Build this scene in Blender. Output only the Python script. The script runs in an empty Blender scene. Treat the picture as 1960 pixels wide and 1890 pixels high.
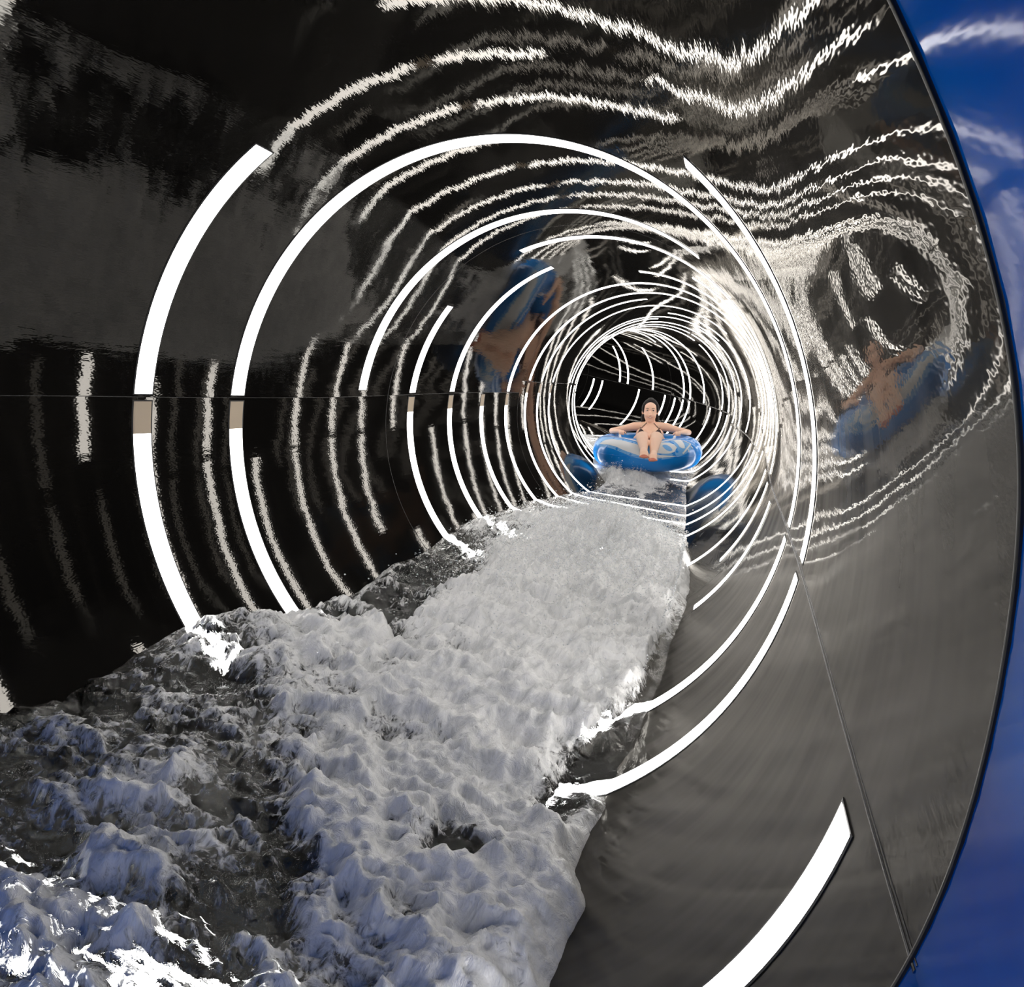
import bpy, bmesh, math, random
import numpy as np
from mathutils import Vector, Matrix
from mathutils.bvhtree import BVHTree

random.seed(7); rng = np.random.default_rng(11)
K = 0.64            # metres per tube unit
R = 1.3             # tube radius in tube units (0.83 m)
TH = -0.6415993     # turn of the seam line against the camera fit
col = bpy.context.scene.collection
sc = bpy.context.scene

# ------------------------------------------------------------------ camera
cam = bpy.data.cameras.new('camera'); camo = bpy.data.objects.new('camera', cam); col.objects.link(camo)
_r = Vector((0.98185, 0.15675, 0.1068)); _f = Vector((-0.08029, 0.8536, -0.5147)); _u = _r.cross(_f)
M = Matrix((( _r.x, _u.x, -_f.x, 0.89558*K), (_r.y, _u.y, -_f.y, 0.0), (_r.z, _u.z, -_f.z, 0.68349*K), (0, 0, 0, 1)))
camo.matrix_world = M
cam.sensor_fit = 'HORIZONTAL'; cam.sensor_width = 36; cam.lens = 36*1267.43/1960; cam.clip_start = 0.01
sc.camera = camo

# ------------------------------------------------------------------ light and exposure
w = bpy.data.worlds.new('daylight'); sc.world = w; w.use_nodes = True
w.node_tree.nodes['Background'].inputs[0].default_value = (0.80, 0.90, 1.0, 1)
w.node_tree.nodes['Background'].inputs[1].default_value = 3.0
STRIP = 4.4
sc.view_settings.view_transform = 'Standard'; sc.view_settings.look = 'None'
sc.view_settings.gamma = 1; sc.view_settings.exposure = 0.85
sc.view_settings.use_curve_mapping = False
cy = sc.cycles; cy.max_bounces = 8; cy.diffuse_bounces = 2; cy.glossy_bounces = 6; cy.transmission_bounces = 6; cy.caustics_refractive = False

# ------------------------------------------------------------------ centre line of the tube
KN = [0, 2, 4, 6, 8, 10, 13, 17, 24]
KY = [0.00644, -0.02250, 0.02323, -0.01087, -0.03624, -0.03002, -0.08237, -0.07767, -0.07658]
KP = [-0.43799, 0.00494, 0.00418, -0.00270, 0.02821, 0.01114, 0.07467, 0.08511, 0.07731]
DS = .1
SS = np.arange(-14, 24, DS); I0 = int(round(14/DS))
_a = np.interp(SS, KN, KY)*(SS > -.05); _b = np.interp(SS, KN, KP)*(SS > -.05)
yaw = np.cumsum(_a)*DS; yaw -= yaw[I0]; pit = np.cumsum(_b)*DS; pit -= pit[I0]
T3 = np.stack([np.sin(yaw)*np.cos(pit), np.cos(yaw)*np.cos(pit), np.sin(pit)], 1)
X3 = np.stack([np.cos(yaw), -np.sin(yaw), 0*yaw], 1); Z3 = np.cross(X3, T3)
P3 = np.cumsum(T3*DS, 0); P3 -= P3[I0]
c_, s_ = math.cos(TH), math.sin(TH)
RW = np.array([[c_, 0, s_], [0, 1, 0], [-s_, 0, c_]])
XW = (c_*X3 + s_*Z3) @ RW.T; ZW = (-s_*X3 + c_*Z3) @ RW.T; TW = T3 @ RW.T; PW = P3 @ RW.T
def fr(s):
    s = np.asarray(s, float)
    g = lambda A: np.stack([np.interp(s, SS, A[:, i]) for i in range(3)], -1)
    return g(PW), g(XW), g(ZW), g(TW)
FL0, FL1 = math.radians(250), math.radians(302); FM = (FL0+FL1)/2; FA = R*math.cos((FL1-FL0)/2)
def prof(t):
    """radius of the section at angle t: round, with a flat channel floor at the bottom"""
    t = np.mod(t, 2*np.pi)
    return np.where((t > FL0) & (t < FL1), FA/np.cos(t-FM), R)
def pt(s, t, off=0.0):
    """point on the wall; s along the tube, t angle in radians, off inwards (tube units)"""
    s, t = np.broadcast_arrays(np.asarray(s, float), np.asarray(t, float))
    P, X, Z, T = fr(s); r = prof(t) - off
    return (P + (r*np.cos(t))[..., None]*X + (r*np.sin(t))[..., None]*Z)*K
def seam(s):
    return math.radians(-5.86) if 7.04 < s < 11.15 else 0.0
JOINTS = [0.56, 4.17, 7.04, 11.15, 14.9, 18.3, 21.8]

# ------------------------------------------------------------------ materials
def mat(name):
    m = bpy.data.materials.new(name); m.use_nodes = True
    nt = m.node_tree; return m, nt, nt.nodes['Principled BSDF'], nt.nodes['Material Output']
def simple(name, colr, rough=.5, **kw):
    m, nt, b, o = mat(name)
    b.inputs['Base Color'].default_value = (*colr, 1); b.inputs['Roughness'].default_value = rough
    for k, v in kw.items(): b.inputs[k].default_value = v
    return m
def N(nt, kind, **kw):
    n = nt.nodes.new(kind)
    for k, v in kw.items():
        if k in n.inputs: n.inputs[k].default_value = v
        else: setattr(n, k, v)
    return n
def L(nt, a, b): nt.links.new(a, b)
def uv_scaled(nt, sx, sy):
    u = N(nt, 'ShaderNodeUVMap'); u.uv_map = 'UVMap'
    mp = N(nt, 'ShaderNodeMapping'); mp.inputs['Scale'].default_value = (sx, sy, 1)
    L(nt, u.outputs[0], mp.inputs[0]); return mp.outputs[0]
def wall_bump(nt, b, k=1.0):
    # long ripples left by the mould, wet streaks along the flow, fine drops
    n1 = N(nt, 'ShaderNodeTexNoise', Scale=1.0, Detail=1.0); L(nt, uv_scaled(nt, 2.2, 5.0), n1.inputs['Vector'])
    n2 = N(nt, 'ShaderNodeTexNoise', Scale=1.0, Detail=1.5); L(nt, uv_scaled(nt, 14, 60), n2.inputs['Vector'])
    n3 = N(nt, 'ShaderNodeTexNoise', Scale=1.0, Detail=0.0); L(nt, uv_scaled(nt, 120, 300), n3.inputs['Vector'])
    n4 = N(nt, 'ShaderNodeTexNoise', Scale=1.0, Detail=0.0); L(nt, uv_scaled(nt, 5, 16), n4.inputs['Vector'])
    b0 = N(nt, 'ShaderNodeBump', Strength=1.0, Distance=.00035*k); L(nt, n4.outputs[0], b0.inputs['Height'])
    b1 = N(nt, 'ShaderNodeBump', Strength=1.0, Distance=.0007*k); L(nt, n1.outputs[0], b1.inputs['Height']); L(nt, b0.outputs[0], b1.inputs['Normal'])
    b2 = N(nt, 'ShaderNodeBump', Strength=1.0, Distance=.00014*k); L(nt, n2.outputs[0], b2.inputs['Height'])
    b3 = N(nt, 'ShaderNodeBump', Strength=1.0, Distance=.00003*k); L(nt, n3.outputs[0], b3.inputs['Height'])
    L(nt, b1.outputs[0], b2.inputs['Normal']); L(nt, b2.outputs[0], b3.inputs['Normal']); L(nt, b3.outputs[0], b.inputs['Normal'])
    if 'Coat Normal' in b.inputs: L(nt, b3.outputs[0], b.inputs['Coat Normal'])
def black_shell(name, haze):
    m, nt, b, o = mat(name); nt.nodes.remove(b)
    df = N(nt, 'ShaderNodeBsdfDiffuse'); df.inputs[0].default_value = (.003, .0027, .0025, 1)
    gl = N(nt, 'ShaderNodeBsdfGlossy'); gl.inputs['Color'].default_value = (.54, .52, .485, 1); gl.inputs['Roughness'].default_value = .028
    wall_bump(nt, gl)
    g2l = N(nt, 'ShaderNodeBsdfGlossy'); g2l.inputs['Color'].default_value = (.86, .82, .76, 1); g2l.inputs['Roughness'].default_value = .36
    gm = N(nt, 'ShaderNodeMixShader'); gm.inputs[0].default_value = haze; L(nt, gl.outputs[0], gm.inputs[1]); L(nt, g2l.outputs[0], gm.inputs[2])
    # painted-in foam light: a streaky brighter gloss on the wet right side, up to about 3 m in
    u = N(nt, 'ShaderNodeUVMap'); u.uv_map = 'UVMap'; sp = N(nt, 'ShaderNodeSeparateXYZ'); L(nt, u.outputs[0], sp.inputs[0])
    def mt(op, a, b2):
        q = N(nt, 'ShaderNodeMath'); q.operation = op
        for i_, v in enumerate((a, b2)):
            if isinstance(v, (int, float)): q.inputs[i_].default_value = v
            else: L(nt, v, q.inputs[i_])
        return q.outputs[0]
    cs = mt('MAXIMUM', mt('COSINE', mt('SUBTRACT', mt('DIVIDE', sp.outputs[1], R*K), math.radians(340)), 0), 0)
    side = mt('POWER', cs, 4.0)
    far = N(nt, 'ShaderNodeMapRange'); far.interpolation_type = 'SMOOTHSTEP'
    for k_, v in (('From Min', 1.6), ('From Max', 3.4), ('To Min', 1.0), ('To Max', 0.0)): far.inputs[k_].default_value = v
    L(nt, sp.outputs[0], far.inputs['Value'])
    nz = N(nt, 'ShaderNodeTexNoise', Scale=1.0, Detail=2.0); L(nt, uv_scaled(nt, 16, 2.2), nz.inputs['Vector'])
    st = N(nt, 'ShaderNodeMapRange')
    for k_, v in (('From Min', .35), ('From Max', .62), ('To Min', .30), ('To Max', .62)): st.inputs[k_].default_value = v
    L(nt, nz.outputs[0], st.inputs['Value'])
    L(nt, mt('ADD', mt('MULTIPLY', mt('MULTIPLY', side, far.outputs[0]), st.outputs[0]), haze), gm.inputs[0])
    fz = N(nt, 'ShaderNodeFresnel', IOR=1.95)
    mxb = N(nt, 'ShaderNodeMixShader'); L(nt, fz.outputs[0], mxb.inputs[0]); L(nt, df.outputs[0], mxb.inputs[1]); L(nt, gm.outputs[0], mxb.inputs[2])
    L(nt, mxb.outputs[0], o.inputs[0]); return m
M_black = black_shell('black_gelcoat', .02)
M_blue, nt, b, o = mat('blue_gelcoat')
n = N(nt, 'ShaderNodeTexNoise', Scale=2.5, Detail=4.0)
tc = N(nt, 'ShaderNodeTexCoord'); L(nt, tc.outputs['Object'], n.inputs['Vector'])
cr = N(nt, 'ShaderNodeValToRGB'); cr.color_ramp.elements[0].color = (.0, .10, .34, 1); cr.color_ramp.elements[1].color = (.0, .28, .56, 1)
cr.color_ramp.elements[0].position = .35; cr.color_ramp.elements[1].position = .7
L(nt, n.outputs[0], cr.inputs[0]); L(nt, cr.outputs[0], b.inputs['Base Color'])
b.inputs['Roughness'].default_value = .07; b.inputs['Specular IOR Level'].default_value = .35
wall_bump(nt, b, .6)
tr = N(nt, 'ShaderNodeBsdfTranslucent'); L(nt, cr.outputs[0], tr.inputs[0])
mx = N(nt, 'ShaderNodeMixShader'); mx.inputs[0].default_value = .35
L(nt, b.outputs[0], mx.inputs[1]); L(nt, tr.outputs[0], mx.inputs[2]); L(nt, mx.outputs[0], o.inputs[0])
M_trim = simple('dark_sealant', (.02, .019, .018), .25)
M_lip = simple('black_rubber_lip', (.004, .004, .004), .3)
M_rail = simple('dark_strip_housing', (.01, .01, .012), .35)
M_beige = simple('unlit_beige_diffuser', (.62, .50, .36), .35)
M_light, nt, b, o = mat('lit_diffuser')
b.inputs['Base Color'].default_value = (.8, .8, .8, 1)
b.inputs['Emission Color'].default_value = (1, .965, .93, 1); b.inputs['Emission Strength'].default_value = STRIP

# ------------------------------------------------------------------ object helpers
def ob(name, me, m=None, parent=None, **props):
    if m: 
        if not me.materials: me.materials.append(m)
    o = bpy.data.objects.new(name, me); col.objects.link(o)
    if parent: o.parent = parent
    for k, v in props.items(): o[k] = v
    return o
def empty(name, loc=(0, 0, 0), **props):
    o = bpy.data.objects.new(name, None); o.location = loc; o.empty_display_size = .1; col.objects.link(o)
    for k, v in props.items(): o[k] = v
    return o
def mesh(name, verts, faces, smooth=True, uv=None):
    me = bpy.data.meshes.new(name); me.from_pydata([tuple(v) for v in verts], [], [tuple(f) for f in faces])
    me.update()
    if smooth: me.polygons.foreach_set('use_smooth', [True]*len(me.polygons))
    if uv is not None:
        l = me.uv_layers.new(name='UVMap'); idx = np.zeros(len(me.loops), int); me.loops.foreach_get('vertex_index', idx)
        l.data.foreach_set('uv', np.asarray(uv, float)[idx].ravel())
    return me
def gridfaces(n, m, wrap=False):
    i, j = np.meshgrid(np.arange(n-1), np.arange(m if wrap else m-1), indexing='ij')
    a = i*m+j; b2 = i*m+(j+1) % m
    return np.stack([a, b2, b2+m, a+m], -1).reshape(-1, 4).tolist()

# ------------------------------------------------------------------ tube shells (the setting)
THICK = .022
def shell(name, s0, s1, t0, t1, m, parent, edge=None, ds=.12, dt=2.5):
    ns = max(2, int((s1-s0)/ds)+1); ntt = max(2, int(math.degrees(t1-t0)/dt)+1)
    t = np.linspace(t0, t1, ntt); V = []; UV = []
    for off in (0, -THICK):
        for i in range(ns):
            f = i/(ns-1)
            lo = edge0(t) if s0 == JOINTS[0] else np.full_like(t, s0)
            hi = edge0(t) if s1 == JOINTS[0] else np.full_like(t, s1)
            s = lo*(1-f)+hi*f
            V.append(pt(s, t, off)); UV.append(np.stack([s*K, t*R*K], 1))
    V = np.concatenate(V); UV = np.concatenate(UV); F = gridfaces(ns, ntt); n = ns*ntt
    G = [[q+n for q in f][::-1] for f in F]
    side = []
    bd = [(0, j) for j in range(ntt)] + [(i, ntt-1) for i in range(1, ns)] + [(ns-1, j) for j in range(ntt-2, -1, -1)] + [(i, 0) for i in range(ns-2, 0, -1)]
    ids = [i*ntt+j for i, j in bd]
    q = len(V); nb = len(ids)   # rim faces on vertices of their own, so the gloss runs straight up to every seam
    V = np.concatenate([V, V[ids], V[[i_+n for i_ in ids]]]); UV = np.concatenate([UV, UV[ids], UV[ids]])
    for k_ in range(nb):
        a, b2 = q+k_, q+(k_+1) % nb; side.append([b2, a, a+nb, b2+nb])
    return ob(name, mesh(name, V, F+G+side, True, UV), m, parent)
def edge0(t):
    d = np.degrees(np.mod(t+np.pi, 2*np.pi)-np.pi)
    return .585 - .05*np.exp(-((d-28)/10.5)**2)
dg = math.radians
upper = empty('ceiling', kind='structure', label='glossy black upper half shell of the tube slide', category='ceiling')
lower = empty('wall_right', kind='structure', label='glossy black lower right side of the tube slide, wet beside the water', category='wall')
lowerl = empty('wall_left', kind='structure', label='glossy black lower left side of the tube slide under the level seam', category='wall')
floor = empty('floor', kind='structure', label='flat black channel floor of the slide under the running water', category='floor')
bluew = empty('wall_near', kind='structure', label='bright blue tube section nearest the camera, seen along the frame edge', category='wall')
seams = empty('trim_1', kind='structure', label='thin sealed seams between the black shell halves and sections', category='trim')
lipo = empty('trim_2', kind='structure', label='black joint lip where the black tube meets the blue section', category='trim')
for s0, s1 in zip(JOINTS, JOINTS[1:]):
    g = seam((s0+s1)/2)
    shell('shell_section', s0, s1, g, math.pi+g, M_black, upper)
    shell('shell_section', s0, s1, math.pi+g, FL0, M_black, lowerl)
    shell('shell_section', s0, s1, FL1, 2*math.pi+g, M_black, lower)
    shell('floor_section', s0, s1, FL0, FL1, M_black, floor)
for t0, t1 in ((0, math.pi), (math.pi, FL0), (FL0, FL1), (FL1, 2*math.pi)):
    shell('shell_section', -8, JOINTS[0], t0, t1, M_blue, bluew, ds=.25)
def bead(name, S, Tt, wd, ht, m, parent, axis='s'):
    """low raised bead following the wall along points (S,Tt); wd in tube units across, ht inwards"""
    S = np.asarray(S, float); Tt = np.asarray(Tt, float); rows = []
    prf = [(-.5, -.3), (-.45, .6), (0, 1), (.45, .6), (.5, -.3)]
    for a, h in prf:
        rows.append(pt(S, Tt+a*wd/R, h*ht) if axis == 's' else pt(S+a*wd, Tt, h*ht))
    V = np.stack(rows, 1).reshape(-1, 3)
    return ob(name, mesh(name, V, gridfaces(len(S), 5)), m, parent)
for k, (s0, s1) in enumerate(zip(JOINTS, JOINTS[1:])):
    g = seam((s0+s1)/2); S = np.arange(s0+.01, s1, .05)
    bead('seam_bead', S, np.full_like(S, g), .006, .0012, M_trim, seams)
    bead('seam_bead', S, np.full_like(S, g)+.0065, .003, .0010, M_trim, seams)
    bead('seam_bead', S, np.full_like(S, math.pi+g), .003, .0006, M_trim, seams)
    if k:
        t = np.linspace(0, 2*math.pi, 181); bead('joint_bead', np.full_like(t, s0), t, .005, .0008, M_trim, seams, 't')
t = np.linspace(0, 2*math.pi, 361)
bead('joint_lip', edge0(t)+.002, t, .010, .003, M_lip, lipo, 't')

# the far bend: the tube goes on beyond the last section; an added unseen cap keeps skylight out
tt_ = np.linspace(0, 2*math.pi, 73)[:-1]; cv = pt(np.full(72, 21.8), tt_, -.01)
ob('shell_section', mesh('shell_section', list(cv)+[cv.mean(0)], [(k, (k+1) % 72, 72) for k in range(72)]), M_rail, upper)
# ------------------------------------------------------------------ light strips
ORD = ['nearest', 'second', 'third', 'fourth', 'fifth', 'sixth', 'seventh', 'eighth', 'ninth', 'tenth', 'eleventh', 'twelfth', 'thirteenth',
       'fourteenth', 'fifteenth', 'sixteenth', 'seventeenth', 'eighteenth', 'nineteenth', 'twentieth', 'twenty-first', 'twenty-second',
       'twenty-third', 'twenty-fourth', 'twenty-fifth', 'twenty-sixth', 'twenty-seventh', 'twenty-eighth', 'twenty-ninth', 'thirtieth']
g2 = -5.86
RINGS = [
 (-2.9, [(2, 178, '')]), (-2.2, [(2, 178, '')]),  # unseen arcs added behind the camera to light the foreground foam
 (.92, [(232, 357.5, '')]),
 (2.13, [(129, 179.4, ''), (180.8, 237, 'b'), (303, 358.8, ''), (1.2, 57.8, '')]),
 (2.69, [(1.1, 179.4, ''), (180.8, 241, 'b'), (300, 358.8, '')]),
 (3.83, [(61.5, 178, ''), (324.3, 357.4, '')]),
 (4.52, [(148.2, 179.3, ''), (1.2, 119.5, ''), (180.8, 250, 'b'), (331.9, 358.4, '')]),
 (5.22, [(118.9, 179.3, ''), (1.2, 69.7, ''), (180.8, 358.6, 'b')]),
 (5.94, [(1.2, 93.7, ''), (180.8, 248, 'b')]),
 (6.64, [(1.2, 179.3, ''), (180.8, 358.6, 'b')]),
 (7.33, [(1.2+g2, 179.3+g2, ''), (180.8+g2, 358.6+g2, 'b')]),
 (7.89, [(100.8, 179.3+g2, ''), (1.2+g2, 52, ''), (180.8+g2, 358.6+g2, 'b')]),
 (8.56, [(56.4, 179.3+g2, ''), (180.8+g2, 358.6+g2, 'b')]),
 (9.48, [(1.2+g2, 91.9, '')]),
 (10.1, [(55.4, 179.3+g2, '')]),
 (10.44, [(97.2, 179.3+g2, ''), (1.2+g2, 71.5, ''), (180.8+g2, 358.6+g2, '')]),
 (11.03, [(1.2+g2, 179.3+g2, ''), (180.8+g2, 358.6+g2, '')]),
 (11.59, [(1, 68.4, ''), (70.1, 179.3, ''), (180.8, 358.8, '')]),
 (12.1, [(1, 56.5, ''), (61.2, 179.3, ''), (180.8, 358.8, '')]),
 (12.85, [(180.8, 358.8, '')]),
 (13.27, [(1, 179.3, '')]),
 (13.63, [(60.5, 179.3, '')]),
 (14.0, [(1, 73.6, ''), (180.8, 358.8, '')]),
 (14.32, [(1, 179.3, ''), (180.8, 358.8, '')]),
 (14.7, [(59, 179.3, ''), (180.8, 358.6, '')]),
 (15.15, [(180.8, 358.6, '')]),
 (15.71, [(1, 47.8, '')]),
 (16.26, [(314, 358, '')]),
 (16.75, [(1, 120, '')]),
 (17.07, [(1, 43.9, '')]),
 (17.72, [(320, 358, '')]),
 (18.05, [(321, 358, '')]),
 (19.2, [(1, 179, '')]), (19.6, [(181, 358, '')]), (20.0, [(1, 179, '')]), (20.4, [(181, 358, '')]), (20.8, [(1, 179, '')]), (21.3, [(181, 358, '')]),  # hidden arcs added past the bend for their reflections in the walls
]
def ribbon(name, s, t0, t1, wd, inn, out, m, parent, shift=0.0):
    n = max(3, int(math.degrees(t1-t0)/1.6)+2); t = np.linspace(t0, t1, n); rows = []
    for a, h in ((-.5, out), (-.5, inn*.6), (-.42, inn), (.42, inn), (.5, inn*.6), (.5, out)):
        rows.append(pt(np.full_like(t, s+shift+a*wd), t, h))
    V = np.stack(rows, 1).reshape(-1, 3); F = gridfaces(n, 6)
    F += [[5, 4, 3, 2, 1, 0], [(n-1)*6+q for q in range(6)]]
    return ob(name, mesh(name, V, F, False), m, parent)
def where(a, b2):
    c = (a+b2)/2
    if b2-a > 150: return 'whole upper half' if c < 180 else 'whole lower half'
    if a < 180:
        if c > 120: return 'upper left wall'
        if c > 60 and b2-a > 60: return 'across the top'
        return 'upper right wall'
    return 'lower left wall' if c < 270 else 'lower right wall'
for i, (s, arcs) in enumerate(RINGS):
    wd = float(np.interp(s, [0, 3, 6, 10, 18], [.086, .09, .088, .074, .056]))
    i -= 2
    for (a, b2, fl) in arcs:
        lab = 'lit white arc, %s, %s light ring from the camera' % (where(a, b2), ORD[min(i, 29)])
        if fl: lab = 'lit arc with beige top end, %s, %s light ring from the camera' % (where(a, b2), ORD[i])
        if s > 19: lab = 'added lit white arc out of sight around the far bend, %s of the hidden arcs' % ORD[int(round((s-19.2)/.4))]
        if i < 0: lab = 'added unseen lit white arc over the blue section behind the camera, %s one back' % ORD[-i-1]
        t = empty('light_strip', (0, 0, 0), label=lab, category='light', group='curved light strips along the slide')
        ta, tb = dg(a), dg(b2)
        if fl:
            cut = ta+dg(6.0 if s < 4 else 5.0)
            ribbon('unlit_end', s, ta, cut, wd, .004, -.006, M_beige, t); ta = cut
        ribbon('diffuser', s, ta, tb, wd, .004, -.006, M_light, t)
        if s < 9:
            ribbon('housing', s, dg(a)-.004, dg(b2)+.004, wd+.014, .0025, -.006, M_rail, t)

# ------------------------------------------------------------------ running water with foam
AL = np.array([(-8, 225), (1.3, 225), (1.7, 227), (2, 224), (2.7, 231), (3.1, 233), (4.2, 231), (5, 230), (6.4, 232), (8, 239), (8.8, 246), (9.8, 249), (10.1, 243), (10.6, 234), (11, 232), (26, 232)], float)
AR = np.array([(-8, 316), (1.25, 316), (1.5, 318), (1.7, 314), (2.15, 315.6), (2.6, 318), (4.1, 321), (5.2, 317), (7, 307), (8.7, 303.5), (10.0, 303), (10.7, 309), (11, 312), (26, 312)], float)
FO = [(1.4,0.0,0.15),(1.5,0.05,0.1),(1.6,0.12,0.4),(1.7,0.24,0.3),(1.8,0.33,0.4),(2.0,0.42,0.75),(2.1,0.53,0.95),(2.3,0.65,1),(2.5,0.79,1),(2.6,0.89,0.95),(2.7,0.97,0.35),(1.9,0.0,0.4),(2.0,0.12,0.2),(2.1,0.2,0.35),(2.3,0.27,0.8),(2.6,0.42,0.95),(2.9,0.64,1),(3.1,0.82,0.9),(3.2,0.93,0.8),(2.2,0.0,0.2),(2.6,0.02,0.2),(2.9,0.15,0.6),(3.0,0.22,0.4),(3.1,0.34,0.9),(3.4,0.54,1),(3.7,0.84,1),(3.8,0.98,0.6),(3.6,0.0,0.5),(3.7,0.13,0.3),(3.8,0.27,0.6),(4.0,0.43,1),(4.4,0.68,1),(4.7,0.9,1),(4.5,0.0,0.2),(4.7,0.14,0.4),(4.9,0.3,0.8),(5.3,0.47,1),(5.9,0.73,1),(1.2,0.14,0.4),(1.3,0.19,0.1),(1.4,0.29,0.15),(1.5,0.4,0.25),(1.7,0.47,0.5),(1.8,0.57,0.9),(1.9,0.7,1),(2.1,0.82,1),(2.2,0.91,0.7),(2.3,0.98,0.2),(1.1,0.31,0.35),(1.2,0.4,0.5),(1.3,0.45,0.3),(1.4,0.49,0.35),(1.4,0.56,0.6),(1.5,0.64,1),(1.7,0.76,0.9),(1.8,0.84,0.5),(1.9,0.89,0.8),(1.9,0.95,0.3),(1.0,0.36,0.7),(1.1,0.41,0.75),(1.1,0.47,0.6),(1.2,0.54,0.4),(1.3,0.6,0.6),(1.4,0.67,0.95),(1.5,0.73,0.9),(1.5,0.79,0.25),(1.6,0.86,0.35),(1.7,0.94,0.7),(0.9,0.4,0.9),(1.0,0.52,0.15),(1.1,0.56,0.5),(1.2,0.68,0.8),(1.3,0.76,0.9),(1.4,0.82,0.95),(1.6,0.98,0.95),(0.8,0.45,0.7),(0.9,0.56,0.1),(1.0,0.6,0.25),(1.1,0.74,0.7),(1.2,0.79,0.6),(1.3,0.87,1),(1.4,0.99,1),(0.7,0.45,0.3),(0.8,0.58,0.5),(0.9,0.67,0.5),(1.0,0.74,0.8),(1.1,0.82,0.6),(6.4,.6,.7),(6.6,.9,.2),(6.6,.2,.1),(7.3,0.48,0.1),(8.0,0.84,0.05),(8.0,0.1,0.1),(9.1,0.33,0.1),(9.5,0.79,0.05),(9.8,.1,.95),(9.9,.3,1),(9.95,.5,1),(10.1,.7,.9),(10.4,.3,1),(10.2,.95,.3),(9.0,.1,.3),(9.2,.7,.1),(11,.2,.9),(11.2,.8,.1),(12.5,.5,.3),(0,.5,.5),(-1,.5,.5),(-3,.5,.5),(0,0.1,.6),(0.3,.9,.6)]
FO = np.array(FO)
def lat(shape, seed):
    return np.random.default_rng(seed).random(shape)
def vnoise(x, y, seed):
    """smooth lattice noise, -1..1"""
    G = lat((256, 256), seed)*2-1
    xi = np.floor(x).astype(int); yi = np.floor(y).astype(int); fx = x-xi; fy = y-yi
    fx = fx*fx*(3-2*fx); fy = fy*fy*(3-2*fy)
    g = lambda a, b2: G[a % 256, b2 % 256]
    return (g(xi, yi)*(1-fx)*(1-fy)+g(xi+1, yi)*fx*(1-fy)+g(xi, yi+1)*(1-fx)*fy+g(xi+1, yi+1)*fx*fy)
def fbm(x, y, seed, octv=5, ridge=False):
    o = 0; a = 1; tot = 0
    for k in range(octv):
        n = vnoise(x*2**k+3.1*k, y*2**k+1.7*k, seed+k)
        o = o + a*((1-2*np.abs(n)) if ridge else n); tot += a; a *= .55
    return o/tot
def water_fields(S, U):
    U = U + .03*fbm(S*4, U*6, 201, 3)
    wn = np.zeros_like(S); wt = np.zeros_like(S)
    for s, u, f in FO:
        sg = .10+.05*abs(s)
        g = np.exp(-(((S-s)/sg)**2+((U-u)/.085)**2)/1.0)+1e-9/(1+(S-s)**2)
        wn += g*f; wt += g
    base = wn/wt
    for s, u, a, b2, k in ((1.52, .80, .10, .055, .9), (1.95, .93, .14, .05, .8), (2.35, .97, .25, .06, 1.0), (3.0, 1.0, .6, .055, .9), (1.05, .56, .12, .05, .35),
                        (2.95, .27, .18, .06, .6), (3.7, .20, .3, .07, .4), (1.25, .62, .08, .05, .5), (2.6, .5, .2, .05, .25), (3.2, .75, .25, .06, .3), (1.2, .80, .06, .04, .5)):
        base = base - k*np.exp(-((S-s)/a)**2-((U-u)/b2)**2)
    warp = fbm(S*1.2, U*2, 90, 3)*.25
    n1 = fbm(S*3.2+warp*3, U*4.5+warp*3, 5, 5); n2 = fbm(S*7+warp*5, U*9, 40, 4, True)
    foam = np.clip((base + .60*n1 + .34*n2 - .44)*1.9 + .44, 0.05, 1.25)
    return base, foam, n1, n2
def bank(s): return np.radians(np.interp(s, AL[:, 0], AL[:, 1])), np.radians(np.interp(s, AR[:, 0], AR[:, 1]))
warp_ = 0
rows = [-3.0]
while rows[-1] < 15:
    s = rows[-1]; rows.append(s + (.05 if s < .2 else min(.05, max(.009, .0075*s))))
S1 = np.array(rows); NU = 250; U1 = np.linspace(0, 1, NU)
S, U = np.meshgrid(S1, U1, indexing='ij')
base, foam, n1, n2 = water_fields(S, U)
aL, aR = bank(S1)
aL = aL + .03*fbm(S1*4, S1*0, 60, 4)*(S1 < 7); aR = aR + .022*fbm(S1*5, S1*0, 66, 4)*(S1 < 7)
P, X, Z, Tn = fr(S1)
PL = P + (R+.012)*(np.cos(aL)[:, None]*X + np.sin(aL)[:, None]*Z); PR = P + (R+.012)*(np.cos(aR)[:, None]*X + np.sin(aR)[:, None]*Z)
V = PL[:, None]*(1-U1)[None, :, None] + PR[:, None]*U1[None, :, None]
near = np.clip((7.2-S)/2.0, 0, 1)
edgef = np.clip(np.minimum(U, 1-U)/.07, 0, 1)**.6
h = .20*np.exp(-((S-5.3)/.85)**2-((U-.62)/.30)**2)*(1+.55*fbm(S*5, U*9, 123, 4))            # splash crest
h += .10*np.exp(-((S-3.3)/.8)**2-((U-.40)/.22)**2)            # mound above the dark hollow
h += .07*np.exp(-((S-2.2)/.25)**2-((U-.10)/.12)**2) + .06*np.exp(-((S-3.5)/.5)**2-((U-.08)/.1)**2)
h += (.05*fbm(S*15, U*22, 301, 4, True)+.03*fbm(S*40, U*60, 311, 2))*np.exp(-((S-5.0)/1.1)**2-((U-.55)/.38)**2)
h -= .05*np.exp(-((S-1.75)/.25)**2-((U-.86)/.08)**2)
h += near*(.075*n1 + .035*foam + .035*n2*foam + .035*fbm(S*12+warp_*2, U*15, 71, 4, True)*(.35+.65*foam) + .014*fbm(S*38, U*46, 77, 3)*(S < 4.5) + .018*fbm(S*17, U*20, 177, 4)*(1-foam))
h += (1-near)*(.010*fbm(S*9, U*4, 31, 4) + .015*foam)
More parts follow.
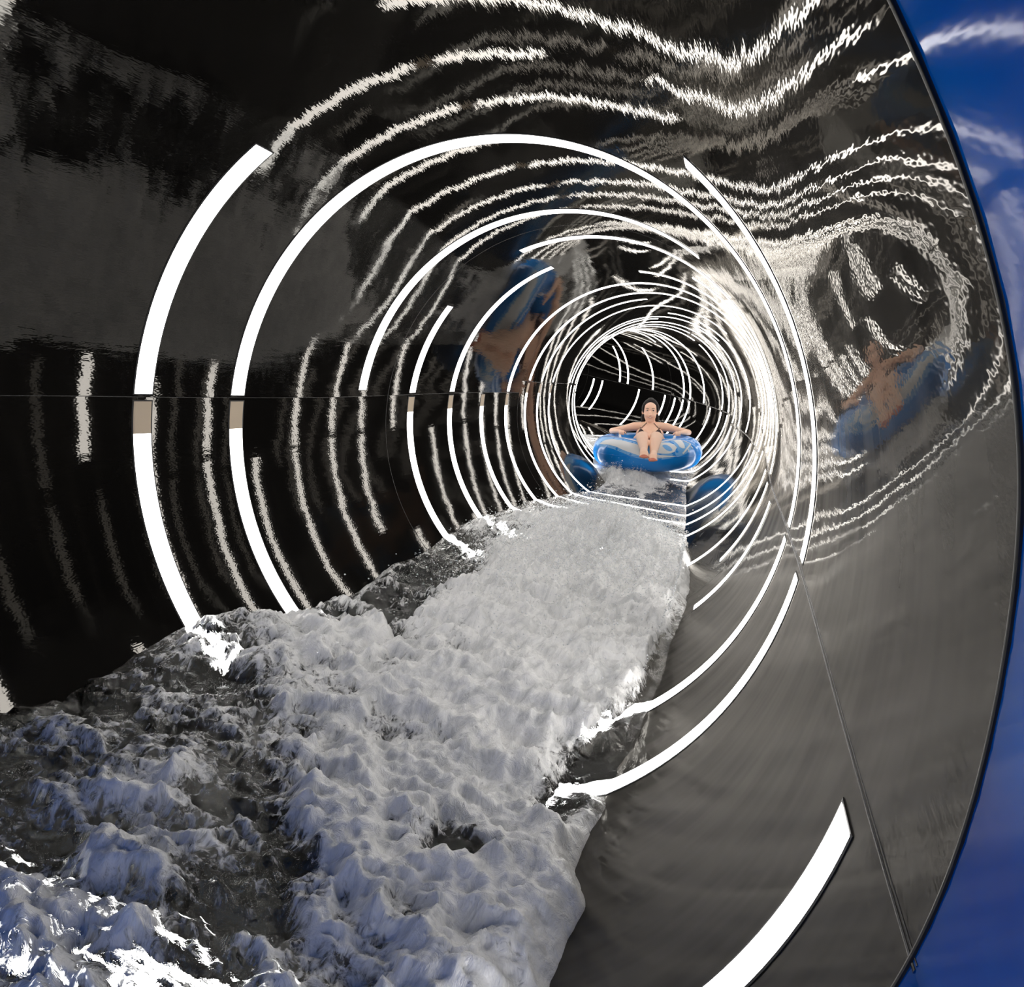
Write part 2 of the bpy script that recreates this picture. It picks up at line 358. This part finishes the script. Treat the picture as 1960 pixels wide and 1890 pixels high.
hr = np.exp(-((S-9.95)/.28)**2-((U-.12)/.33)**2)*.24*(.8+.7*n1) + np.exp(-((S-9.95)/.16)**2-((U-.6)/.35)**2)*.09
h += hr*(1+.5*fbm(S*10, U*12, 15, 3))
h = h*edgef
V = V + h[..., None]*Z[:, None, :]
side = near*.02*fbm(S*8, U*8, 51, 4)*edgef
V = V + side[..., None]*Tn[:, None, :]
UVw = np.stack([S*K, U*1.9*K], -1).reshape(-1, 2)
me = mesh('flowing_water', V.reshape(-1, 3)*K, gridfaces(len(S1), NU), True, UVw)
at = me.attributes.new('foam', 'FLOAT', 'POINT'); at.data.foreach_set('value', foam.ravel().astype(np.float32))
M_water, nt, b, o = mat('water_and_foam')
att = N(nt, 'ShaderNodeAttribute'); att.attribute_name = 'foam'
uvs = uv_scaled(nt, 1, 1)
f1 = N(nt, 'ShaderNodeTexNoise', Scale=38.0, Detail=4.5, Roughness=.72, Distortion=.8); L(nt, uvs, f1.inputs['Vector'])
vo = N(nt, 'ShaderNodeTexVoronoi', Scale=130.0); L(nt, uvs, vo.inputs['Vector'])
def math_(nt, op, a, b2):
    m_ = N(nt, 'ShaderNodeMath'); m_.operation = op
    for i_, v in enumerate((a, b2)):
        if isinstance(v, (int, float)): m_.inputs[i_].default_value = v
        else: L(nt, v, m_.inputs[i_])
    return m_.outputs[0]
sub = math_(nt, 'SUBTRACT', f1.outputs[0], .5); sub = math_(nt, 'MULTIPLY', sub, 2.6)
v2 = math_(nt, 'MULTIPLY', math_(nt, 'SUBTRACT', vo.outputs['Distance'], .4), .30)
tot = math_(nt, 'ADD', math_(nt, 'ADD', att.outputs['Fac'], sub), v2)
mr = N(nt, 'ShaderNodeMapRange'); mr.interpolation_type = 'SMOOTHSTEP'
mr.inputs['From Min'].default_value = .30; mr.inputs['From Max'].default_value = 1.0
L(nt, tot, mr.inputs['Value'])
b.inputs['Base Color'].default_value = (.90, .95, .97, 1)
b.inputs['Transmission Weight'].default_value = 1; b.inputs['IOR'].default_value = 1.33; b.inputs['Roughness'].default_value = .03
bw = N(nt, 'ShaderNodeBump', Strength=1.0, Distance=.004); L(nt, f1.outputs[0], bw.inputs['Height']); L(nt, bw.outputs[0], b.inputs['Normal'])
f2 = N(nt, 'ShaderNodeTexNoise', Scale=9.0, Detail=5.0, Roughness=.75, Distortion=1.6); L(nt, uv_scaled(nt, .8, 1.3), f2.inputs['Vector'])
rf = N(nt, 'ShaderNodeValToRGB'); rf.color_ramp.elements[0].position = .36; rf.color_ramp.elements[0].color = (.68, .69, .69, 1)
rf.color_ramp.elements[1].position = .56; rf.color_ramp.elements[1].color = (.97, .97, .96, 1); L(nt, f2.outputs[0], rf.inputs[0])
fm = N(nt, 'ShaderNodeBsdfPrincipled'); L(nt, rf.outputs[0], fm.inputs['Base Color']); fm.inputs['Base Color'].default_value = (.94, .945, .95, 1); fm.inputs['Roughness'].default_value = .25
bf = N(nt, 'ShaderNodeBump', Strength=.9, Distance=.006); L(nt, f1.outputs[0], bf.inputs['Height']); L(nt, bf.outputs[0], fm.inputs['Normal'])
ms = N(nt, 'ShaderNodeMixShader'); L(nt, mr.outputs[0], ms.inputs[0]); L(nt, b.outputs[0], ms.inputs[1]); L(nt, fm.outputs[0], ms.inputs[2])
L(nt, ms.outputs[0], o.inputs[0])
ob('flowing_water', me, M_water, kind='stuff', label='white foaming water rushing along the bottom of the tube', category='water')

# spray thrown up from the foam
M_drop = simple('spray_drops', (.9, .92, .94), .15)
def drops(name, n, fn, rad, label):
    base_v = np.array([(1, 0, 0), (-1, 0, 0), (0, 1, 0), (0, -1, 0), (0, 0, 1), (0, 0, -1)], float)
    base_f = np.array([(0, 2, 4), (2, 1, 4), (1, 3, 4), (3, 0, 4), (2, 0, 5), (1, 2, 5), (3, 1, 5), (0, 3, 5)])
    C, r = fn(n), rad(n)
    V = (C[:, None] + base_v[None]*r[:, None, None]).reshape(-1, 3); F = (base_f[None]+6*np.arange(n)[:, None, None]).reshape(-1, 3)
    return ob(name, mesh(name, V, F.tolist()), M_drop, kind='stuff', label=label, category='spray')
def crest_pts(n):
    s = 4.9+.75*rng.standard_normal(n); u = np.clip(.60+.22*rng.standard_normal(n), .05, .95)
    i = np.clip(np.searchsorted(S1, s), 0, len(S1)-1); j = (u*(NU-1)).astype(int)
    up = rng.exponential(.045, n)*(1-.3*np.abs(u-.6)); return (V[i, j] + up[:, None]*Z[i])*K
drops('water_spray', 16000, crest_pts, lambda n: rng.uniform(.0008, .0042, n), 'fine white droplets thrown up over the foam crest')
def raft_pts(n):
    s = 9.9+.18*rng.standard_normal(n); u = np.clip(.22+.2*rng.standard_normal(n), .03, .9)
    i = np.clip(np.searchsorted(S1, s), 0, len(S1)-1); j = (u*(NU-1)).astype(int)
    return (V[i, j] + rng.exponential(.03, n)[:, None]*Z[i])*K
drops('wake_spray', 2500, raft_pts, lambda n: rng.uniform(.001, .004, n), 'white droplets splashing beside the blue swim ring')

# ------------------------------------------------------------------ swim ring
B = np.array([[0.98328, -0.04803, 0.17563], [0.10536, 0.93677, -0.3337], [-0.1485, 0.34662, 0.92618]])  # x right, y away, z up
RC = np.array([1.30965, 6.24168, -2.54719])
def local_matrix():
    return Matrix(((B[0][0], B[1][0], B[2][0], RC[0]), (B[0][1], B[1][1], B[2][1], RC[1]), (B[0][2], B[1][2], B[2][2], RC[2]), (0, 0, 0, 1)))
Rm, Rr = .39, .16
def torp(ph, ps, off=0.0):
    ph = np.radians(np.asarray(ph, float)); ps = np.radians(np.asarray(ps, float))
    # slight flattening and the bulges between the welded creases
    rr = Rr*(1+.012*np.cos(24*ph)*np.clip(np.cos(ps-math.radians(25)), 0, 1)) + off
    a = Rm + rr*np.cos(ps)
    return np.stack([a*np.sin(ph), -a*np.cos(ph), rr*np.sin(ps)], -1)
ring = empty('swim_ring', label='bright blue inflatable swim ring with white print, a woman sitting in it', category='swim ring')
ring.matrix_world = local_matrix()
M_ring, nt, b, o = mat('blue_vinyl')
b.inputs['Base Color'].default_value = (.005, .27, .82, 1); b.inputs['Roughness'].default_value = .28; b.inputs['Coat Weight'].default_value = .3
M_white = simple('white_vinyl_print', (.86, .88, .90), .3)
M_pale = simple('pale_blue_print', (.20, .50, .92), .3)
M_handle = simple('white_handle', (.88, .84, .86), .35)
ph, ps = np.meshgrid(np.linspace(0, 360, 241), np.linspace(-180, 180, 65), indexing='ij')
ob('tube', mesh('ring_tube', torp(ph, ps).reshape(-1, 3), gridfaces(241, 65)), M_ring, ring)
def cr_interp(pts, n):
    pts = np.array(pts, float); d = np.r_[0, np.cumsum(np.hypot(*np.diff(pts, axis=0).T))]; q = np.linspace(0, d[-1], n)
    sm = np.stack([np.interp(q, d, pts[:, i]) for i in (0, 1)], 1)
    for _ in range(2): sm[1:-1] = (sm[:-2]+2*sm[1:-1]+sm[2:])/4
    return sm
def patch(name, top, bot, m, off, n=30, mm=7):
    a, b2 = cr_interp(top, n), cr_interp(bot, n); f = np.linspace(0, 1, mm)[None, :, None]
    G = a[:, None]*(1-f)+b2[:, None]*f
    return ob(name, mesh(name, torp(G[..., 0], G[..., 1], off).reshape(-1, 3), gridfaces(n, mm)), m, ring)
def stroke(name, pts, wdeg, m, off, n=30, sy=2.0):
    c = cr_interp(pts, n); d = np.gradient(c, axis=0)*np.array([Rm/Rr, 1]); nn = np.stack([-d[:, 1], d[:, 0]], 1); nn /= np.linalg.norm(nn, axis=1)[:, None]
    nn *= np.array([Rr/Rm, 1])*wdeg/2
    a, b2 = c-nn, c+nn; f = np.linspace(0, 1, 4)[None, :, None]; G = a[:, None]*(1-f)+b2[:, None]*f
    return ob(name, mesh(name, torp(G[..., 0], G[..., 1], off).reshape(-1, 3), gridfaces(n, 4)), m, ring)
patch('pale_panel', [(-74, 62), (-60, 74), (-43, 76), (-28, 70), (-16, 58), (-4, 48), (8, 40), (20, 66), (34, 72), (46, 66), (56, 50)],
      [(-72, 30), (-60, 20), (-46, 26), (-33, 20), (-23, 10), (-14, 0), (-4, -8), (8, -10), (22, -6), (40, 4), (56, 30)], M_pale, .0010)
patch('white_swoosh', [(-60, 34), (-55, 55), (-43, 63), (-28, 60), (-16, 50), (-9, 44), (-3, 37)], [(-60, 32), (-45, 35), (-33, 31), (-23, 20), (-14, 12), (-7, 5), (-1, 0)], M_white, .0025)
stroke('white_line', [(-84, 40), (-82, 60), (-70, 80), (-56, 86), (-40, 84), (-33, 82), (-18, 68), (-9, 58)], 5, M_white, .0025)
patch('white_tail', [(-3, 14), (6, 12), (13, 8), (18, 7), (24, 5), (31, 4)], [(-3, -5), (6, -4), (13, -3), (18, -2), (23, 0), (31, 3)], M_white, .0025)
patch('lettering', [(8, 22), (9, 40), (12, 52), (20, 57), (26, 54), (31, 46), (33, 33)], [(8, 20), (10, 15), (14, 13), (19, 12), (25, 13), (29, 18), (33, 32)], M_white, .0025)
patch('lettering', [(17, 40), (19, 45), (22, 45), (25, 38), (27, 28)], [(17, 39), (19, 30), (21, 24), (24, 20), (27, 22)], M_pale, .0040)
patch('lettering', [(34, 64), (37, 66), (42, 66), (46, 63)], [(36, 48), (37, 36), (40, 29), (43, 29)], M_white, .0025, 16)
patch('lettering', [(36, 50), (40, 60), (44, 58), (45, 50)], [(37, 36), (39, 30), (42, 28), (44, 36)], M_white, .0027, 12)
stroke('lettering', [(16, 58), (22, 66), (30, 71), (38, 69), (46, 66)], 6, M_white, .0030, 16)
stroke('lettering', [(46, 63), (51, 58), (56, 44)], 4, M_white, .0035, 14)
stroke('lettering', [(56, 44), (51, 36), (46, 28), (39, 11)], 5, M_white, .0035, 14)
stroke('lettering', [(54, 36), (56, 26)], 3, M_white, .0030, 6)
stroke('lettering', [(46, 28), (48, 20), (47, 14)], 3, M_white, .0030, 8)
stroke('white_line', [(18, 82), (30, 90), (50, 92)], 5, M_white, .0020)
def tube_mesh(path, r, n=10, closed=False):
    path = [Vector(p) for p in path]; V = []
    for i, p in enumerate(path):
        d = (path[min(i+1, len(path)-1)]-path[max(i-1, 0)]).normalized()
        a = d.orthogonal().normalized() if i == 0 else (a-d*a.dot(d)).normalized()
        c = d.cross(a); rr = r[i] if hasattr(r, '__len__') else r
        V += [p+(a*math.cos(2*math.pi*k/n)+c*math.sin(2*math.pi*k/n))*rr for k in range(n)]
    F = gridfaces(len(path), n, True); F += [list(range(n))[::-1], [(len(path)-1)*n+k for k in range(n)]]
    return V, F
for sx in (-1, 1):
    pth = []
    for k in range(13):
        f = k/12; q = torp(sx*(64-4*0)+0, 100 if False else 104)  # anchor on the inner shoulder
        x0 = sx*.262; y0 = -.13+.12*f
        rad = math.hypot(x0, y0); zt = math.sqrt(max(0, Rr*Rr-(rad-Rm)**2))
        pth.append((x0+sx*.012*math.sin(math.pi*f), y0, zt-.004+.058*math.sin(math.pi*f)**.6))
    v, f_ = tube_mesh(pth, .0125); ob('handle', mesh('handle', v, f_), M_handle, ring)
    pad = [(sx*.262, -.15), (sx*.262, .01)]
    Vp = []
    for i in range(8):
        for j in range(5):
            x = sx*.262+(j-2)*.013; y = -.155+i*.024; rad = math.hypot(x, y); Vp.append((x, y, math.sqrt(max(0, (Rr+.003)**2-(rad-Rm)**2))))
    ob('handle_pad', mesh('handle_pad', Vp, gridfaces(8, 5)), M_handle, ring)
v, f_ = tube_mesh([torp(p, 0, .001) for p in np.linspace(0, 360, 121)], .0022, 6)
ob('weld_seam', mesh('weld_seam', v, f_), M_ring, ring)

# ------------------------------------------------------------------ woman in the ring
M_skin, nt, b, o = mat('skin')
b.inputs['Base Color'].default_value = (.95, .60, .43, 1); b.inputs['Roughness'].default_value = .42
b.inputs['Subsurface Weight'].default_value = .12; b.inputs['Subsurface Radius'].default_value = (.02, .008, .004)
M_sole = simple('pink_soles', (.62, .20, .13), .5)
M_hair = simple('wet_dark_hair', (.010, .006, .005), .45, **{'Specular IOR Level': .2})
M_biki = simple('dark_brown_fabric', (.028, .008, .010), .6)
M_lips = simple('lips', (.60, .20, .18), .4)
M_brow = simple('brow', (.10, .045, .03), .6)
M_eye = simple('eye_white', (.75, .72, .70), .2)
M_iris = simple('iris', (.03, .015, .01), .2)
M_teeth = simple('teeth', (.85, .83, .80), .3)
tmp = []
def skin_chain(verts, edges):
    """closed rounded limb pieces: hull of the ellipsoids at both ends of every edge; verts (x,y,z, rx, rest)"""
    bmo = bmesh.new(); big = max(v[3] for v in verts) > .02
    for a, b2 in edges:
        bm = bmesh.new()
        for v in (verts[a], verts[b2]):
            r0 = v[3]; r1 = v[4]
            bmesh.ops.create_icosphere(bm, subdivisions=3 if big else 2, radius=1, matrix=Matrix.Translation(v[:3]) @ Matrix.Diagonal((r0, r1, r1, 1)))
        res = bmesh.ops.convex_hull(bm, input=bm.verts)
        bmesh.ops.delete(bm, geom=list({g for g in res['geom_interior']+res['geom_unused'] if isinstance(g, bmesh.types.BMVert)}), context='VERTS')
        bmesh.ops.recalc_face_normals(bm, faces=bm.faces)
        m = bpy.data.meshes.new('h'); bm.to_mesh(m); bm.free(); bmo.from_mesh(m)
    me = bpy.data.meshes.new('chain'); bmo.to_mesh(me); bmo.free(); return me
def ell(c, r, rot=0.0):
    bm = bmesh.new(); bmesh.ops.create_uvsphere(bm, u_segments=32, v_segments=20, radius=1)
    mt = Matrix.Translation(c) @ Matrix.Rotation(rot, 4, 'Y') @ Matrix.Diagonal((*r, 1)); bm.transform(mt)
    me = bpy.data.meshes.new('e'); bm.to_mesh(me); bm.free(); return me
def union(meshes, voxel, smooth_it=6):
    bm = bmesh.new()
    for m in meshes: bm.from_mesh(m)
    me = bpy.data.meshes.new('u'); bm.to_mesh(me); bm.free()
    o = bpy.data.objects.new('u', me); col.objects.link(o)
    r = o.modifiers.new('r', 'REMESH'); r.mode = 'VOXEL'; r.voxel_size = voxel; r.use_smooth_shade = True
    s = o.modifiers.new('s', 'SMOOTH'); s.factor = .5; s.iterations = smooth_it
    dgph = bpy.context.evaluated_depsgraph_get(); m2 = bpy.data.meshes.new_from_object(o.evaluated_get(dgph))
    bpy.data.objects.remove(o); m2.polygons.foreach_set('use_smooth', [True]*len(m2.polygons)); return m2
cx = .022
V_ = [(cx, .03, -.03, .135, .105), (cx, .14, .05, .112, .085), (cx, .235, .14, .125, .085), (cx, .285, .215, .105, .075), (cx, .300, .258, .052, .05), (cx, .292, .31, .05, .05)]
E_ = [(0, 1), (1, 2), (2, 3), (3, 4), (4, 5)]
for sx in (-1, 1):
    n0 = len(V_)
    V_ += [(cx+sx*.095, .285, .235, .05, .048), (cx+sx*.165, .272, .232, .050, .046), (cx+sx*.28, .245, .205, .040, .036), (cx+sx*.392, .205, .186, .033, .031), (cx+sx*.355, .11, .190, .031, .028), (cx+sx*.300, .005, .196, .021, .019), (cx+sx*.285, -.030, .196, .024, .014)]
    E_ += [(3, n0)]+[(n0+k, n0+k+1) for k in range(6)]
    n0 = len(V_)
    kx, ax = (cx-.060, cx-.034) if sx < 0 else (cx+.068, cx+.052)
    dz = .0 if sx < 0 else -.028
    V_ += [(cx+sx*.078, -.04, .01, .092, .088), (cx+sx*.078, -.20, .120, .082, .078), (kx, -.375, .172, .066, .060), (kx, -.48, .168, .056, .052), (kx*.6+ax*.4, -.59, .150, .054, .048), (ax, -.83, .095+dz, .032, .031), (ax, -.875, .085+dz, .035, .034), (ax-.004*sx, -.93, .072+dz, .040, .030), (ax-.006*sx, -.975, .055+dz, .038, .020)]
    E_ += [(0, n0)]+[(n0+k, n0+k+1) for k in range(8)]
parts = [skin_chain(V_, E_)]
HC = Vector((.018, .285, .393))
parts += [ell(HC+Vector((0, .012, .022)), (.077, .092, .094)), ell(HC+Vector((0, -.018, -.035)), (.062, .070, .082)),
          ell(HC+Vector((0, -.045, -.092)), (.030, .032, .026)),
          ell(HC+Vector((0, -.090, -.018)), (.011, .018, .024)), ell(HC+Vector((0, -.098, -.034)), (.015, .014, .010)),
          ell(HC+Vector((-.034, -.058, -.040)), (.024, .022, .022)), ell(HC+Vector((.034, -.058, -.040)), (.024, .022, .022)),
          ell(HC+Vector((-.080, .010, -.006)), (.010, .016, .028)), ell(HC+Vector((.080, .010, -.006)), (.010, .016, .028))]
for sx in (-1, 1):
    parts.append(ell((cx+sx*.078, .180, .162), (.066, .050, .060)))
    hx = cx+sx*.285
    for k in range(4):   # fingers closing over the handle
        ln = (.060, .068, .064, .050)[k]; fx = hx+sx*(.021-.0145*k)
        parts.append(skin_chain([(fx, -.035, .200, .0095, .009), (fx-sx*.002, -.035-ln*.42, .206, .0090, .0085), (fx-sx*.004, -.035-ln*.78, .192, .0082, .008), (fx-sx*.005, -.035-ln*.80, .172, .0072, .007)], [(0, 1), (1, 2), (2, 3)]))
    parts.append(skin_chain([(hx-sx*.015, -.012, .196, .011, .011), (hx-sx*.040, -.030, .190, .010, .010), (hx-sx*.050, -.058, .180, .0085, .0085)], [(0, 1), (1, 2)]))
    # toes
    kx, ax, dz = (0, cx-.040, 0) if sx < 0 else (0, cx+.060, -.028)
    for k in range(5):
        tx = ax-.006*sx - sx*(.028-.0145*k); rr = (.0125, .0095, .009, .0085, .008)[k]
        parts.append(ell((tx, -.992+.004*k, .050+dz), (rr, .020, rr)))
body = union(parts, .0052, 5)
person = empty('person', label='dark-haired woman in a dark bikini reclining in the blue swim ring', category='person')
person.matrix_world = local_matrix()
body.materials.clear(); body.materials.append(M_skin); body.materials.append(M_sole)
for p in body.polygons:
    c = p.center
    if c.y < -.88 and (p.normal.z < .2 or c.y < -.985) : p.material_index = 1
ob('body', body, None, person)
bvh = BVHTree.FromPolygons([v.co for v in body.vertices], [p.vertices for p in body.polygons])
hair = union([ell(HC+Vector((0, .030, .034)), (.088, .092, .104)), ell(HC+Vector((0, .075, -.02)), (.076, .060, .12)),
              ell(HC+Vector((-.066, .050, -.085)), (.030, .035, .080)), ell(HC+Vector((.066, .050, -.085)), (.030, .035, .076)), ell(HC+Vector((0, .05, .125)), (.035, .04, .02)),
              ell(HC+Vector((-.070, .0, .035)), (.020, .045, .05)), ell(HC+Vector((.070, .0, .035)), (.020, .045, .05))], .006, 4)
ob('hair', hair, M_hair, person)
def on_body(x, z, y0=-.2, off=.0015):
    hit = bvh.ray_cast(Vector((x, y0, z)), Vector((0, 1, 0)))
    return (hit[0]+Vector((0, -off, 0))) if hit[0] else Vector((x, .2, z))
def tri_cloth(a, b2, c, y0, off=.004, n=14):
    V = []; idx = {}; F = []
    for i in range(n+1):
        for j in range(n+1-i):
            q = (Vector(a)*(n-i-j)+Vector(b2)*i+Vector(c)*j)/n; idx[i, j] = len(V); V.append(on_body(q.x, q.y, y0, off))
    for i in range(n):
        for j in range(n-i):
            F.append((idx[i, j], idx[i+1, j], idx[i, j+1]))
            if j < n-i-1: F.append((idx[i+1, j], idx[i+1, j+1], idx[i, j+1]))
    return V, F
for sx in (-1, 1):
    v, f_ = tri_cloth((cx+sx*.100, .228), (cx+sx*.026, .170), (cx+sx*.158, .085), .02)
    ob('bikini_cup', mesh('bikini_cup', v, f_), M_biki, person)
    st = [on_body(cx+sx*(.095-.057*f), .215+.059*f, .02, .003) for f in np.linspace(0, 1, 9)] + [Vector((cx+sx*.040, .30, .285)), Vector((cx, .345, .29))]
    v, f_ = tube_mesh(st, .0032, 6); ob('bikini_string', mesh('bikini_string', v, f_), M_biki, person)
bm = bmesh.new(); bm.from_mesh(body)
bmesh.ops.delete(bm, geom=[f for f in bm.faces if not (-.09 < f.calc_center_median().y < .12 and -.2 < f.calc_center_median().z < .06+.3*(f.calc_center_median().y) and abs(f.calc_center_median().x-cx) < .2)], context='FACES')
for v in bm.verts: v.co += v.normal*.004
bp = bpy.data.meshes.new('bikini_bottom'); bm.to_mesh(bp); bm.free(); bp.materials.clear()
ob('bikini_bottom', bp, M_biki, person)
def face_patch(name, pts, r, m, off=.0):
    path = [on_body(HC.x+x, HC.z+z, -.05, off) for x, z in pts]
    v, f_ = tube_mesh(path, r, 8); ob(name, mesh(name, v, f_), m, person)
for sx in (-1, 1):
    face_patch('eyebrow', [(sx*.014, .030), (sx*.024, .035), (sx*.036, .036), (sx*.048, .030)], [.002, .0034, .0032, .0016], M_brow)
    c = on_body(HC.x+sx*.031, HC.z+.012, -.05, -.004)
    eye = ob('eye', ell(c, (.0125, .007, .0062)), M_eye, person)
    c2 = on_body(HC.x+sx*.031, HC.z+.012, -.05, .0005)
    ob('iris', ell(c2, (.0056, .003, .0056)), M_iris, eye)
    face_patch('eyelid', [(sx*.016, .012), (sx*.024, .0185), (sx*.034, .0195), (sx*.046, .012)], [.0012, .0026, .0026, .0012], M_brow, .001)
face_patch('mouth', [(-.027, -.052), (-.016, -.060), (0, -.063), (.016, -.060), (.027, -.052)], [.0018, .0036, .0042, .0036, .0018], M_lips, .0)
face_patch('teeth', [(-.018, -.0555), (-.009, -.0595), (0, -.0605), (.009, -.0595), (.018, -.0555)], [.0010, .0019, .0021, .0019, .0010], M_teeth, .0028)
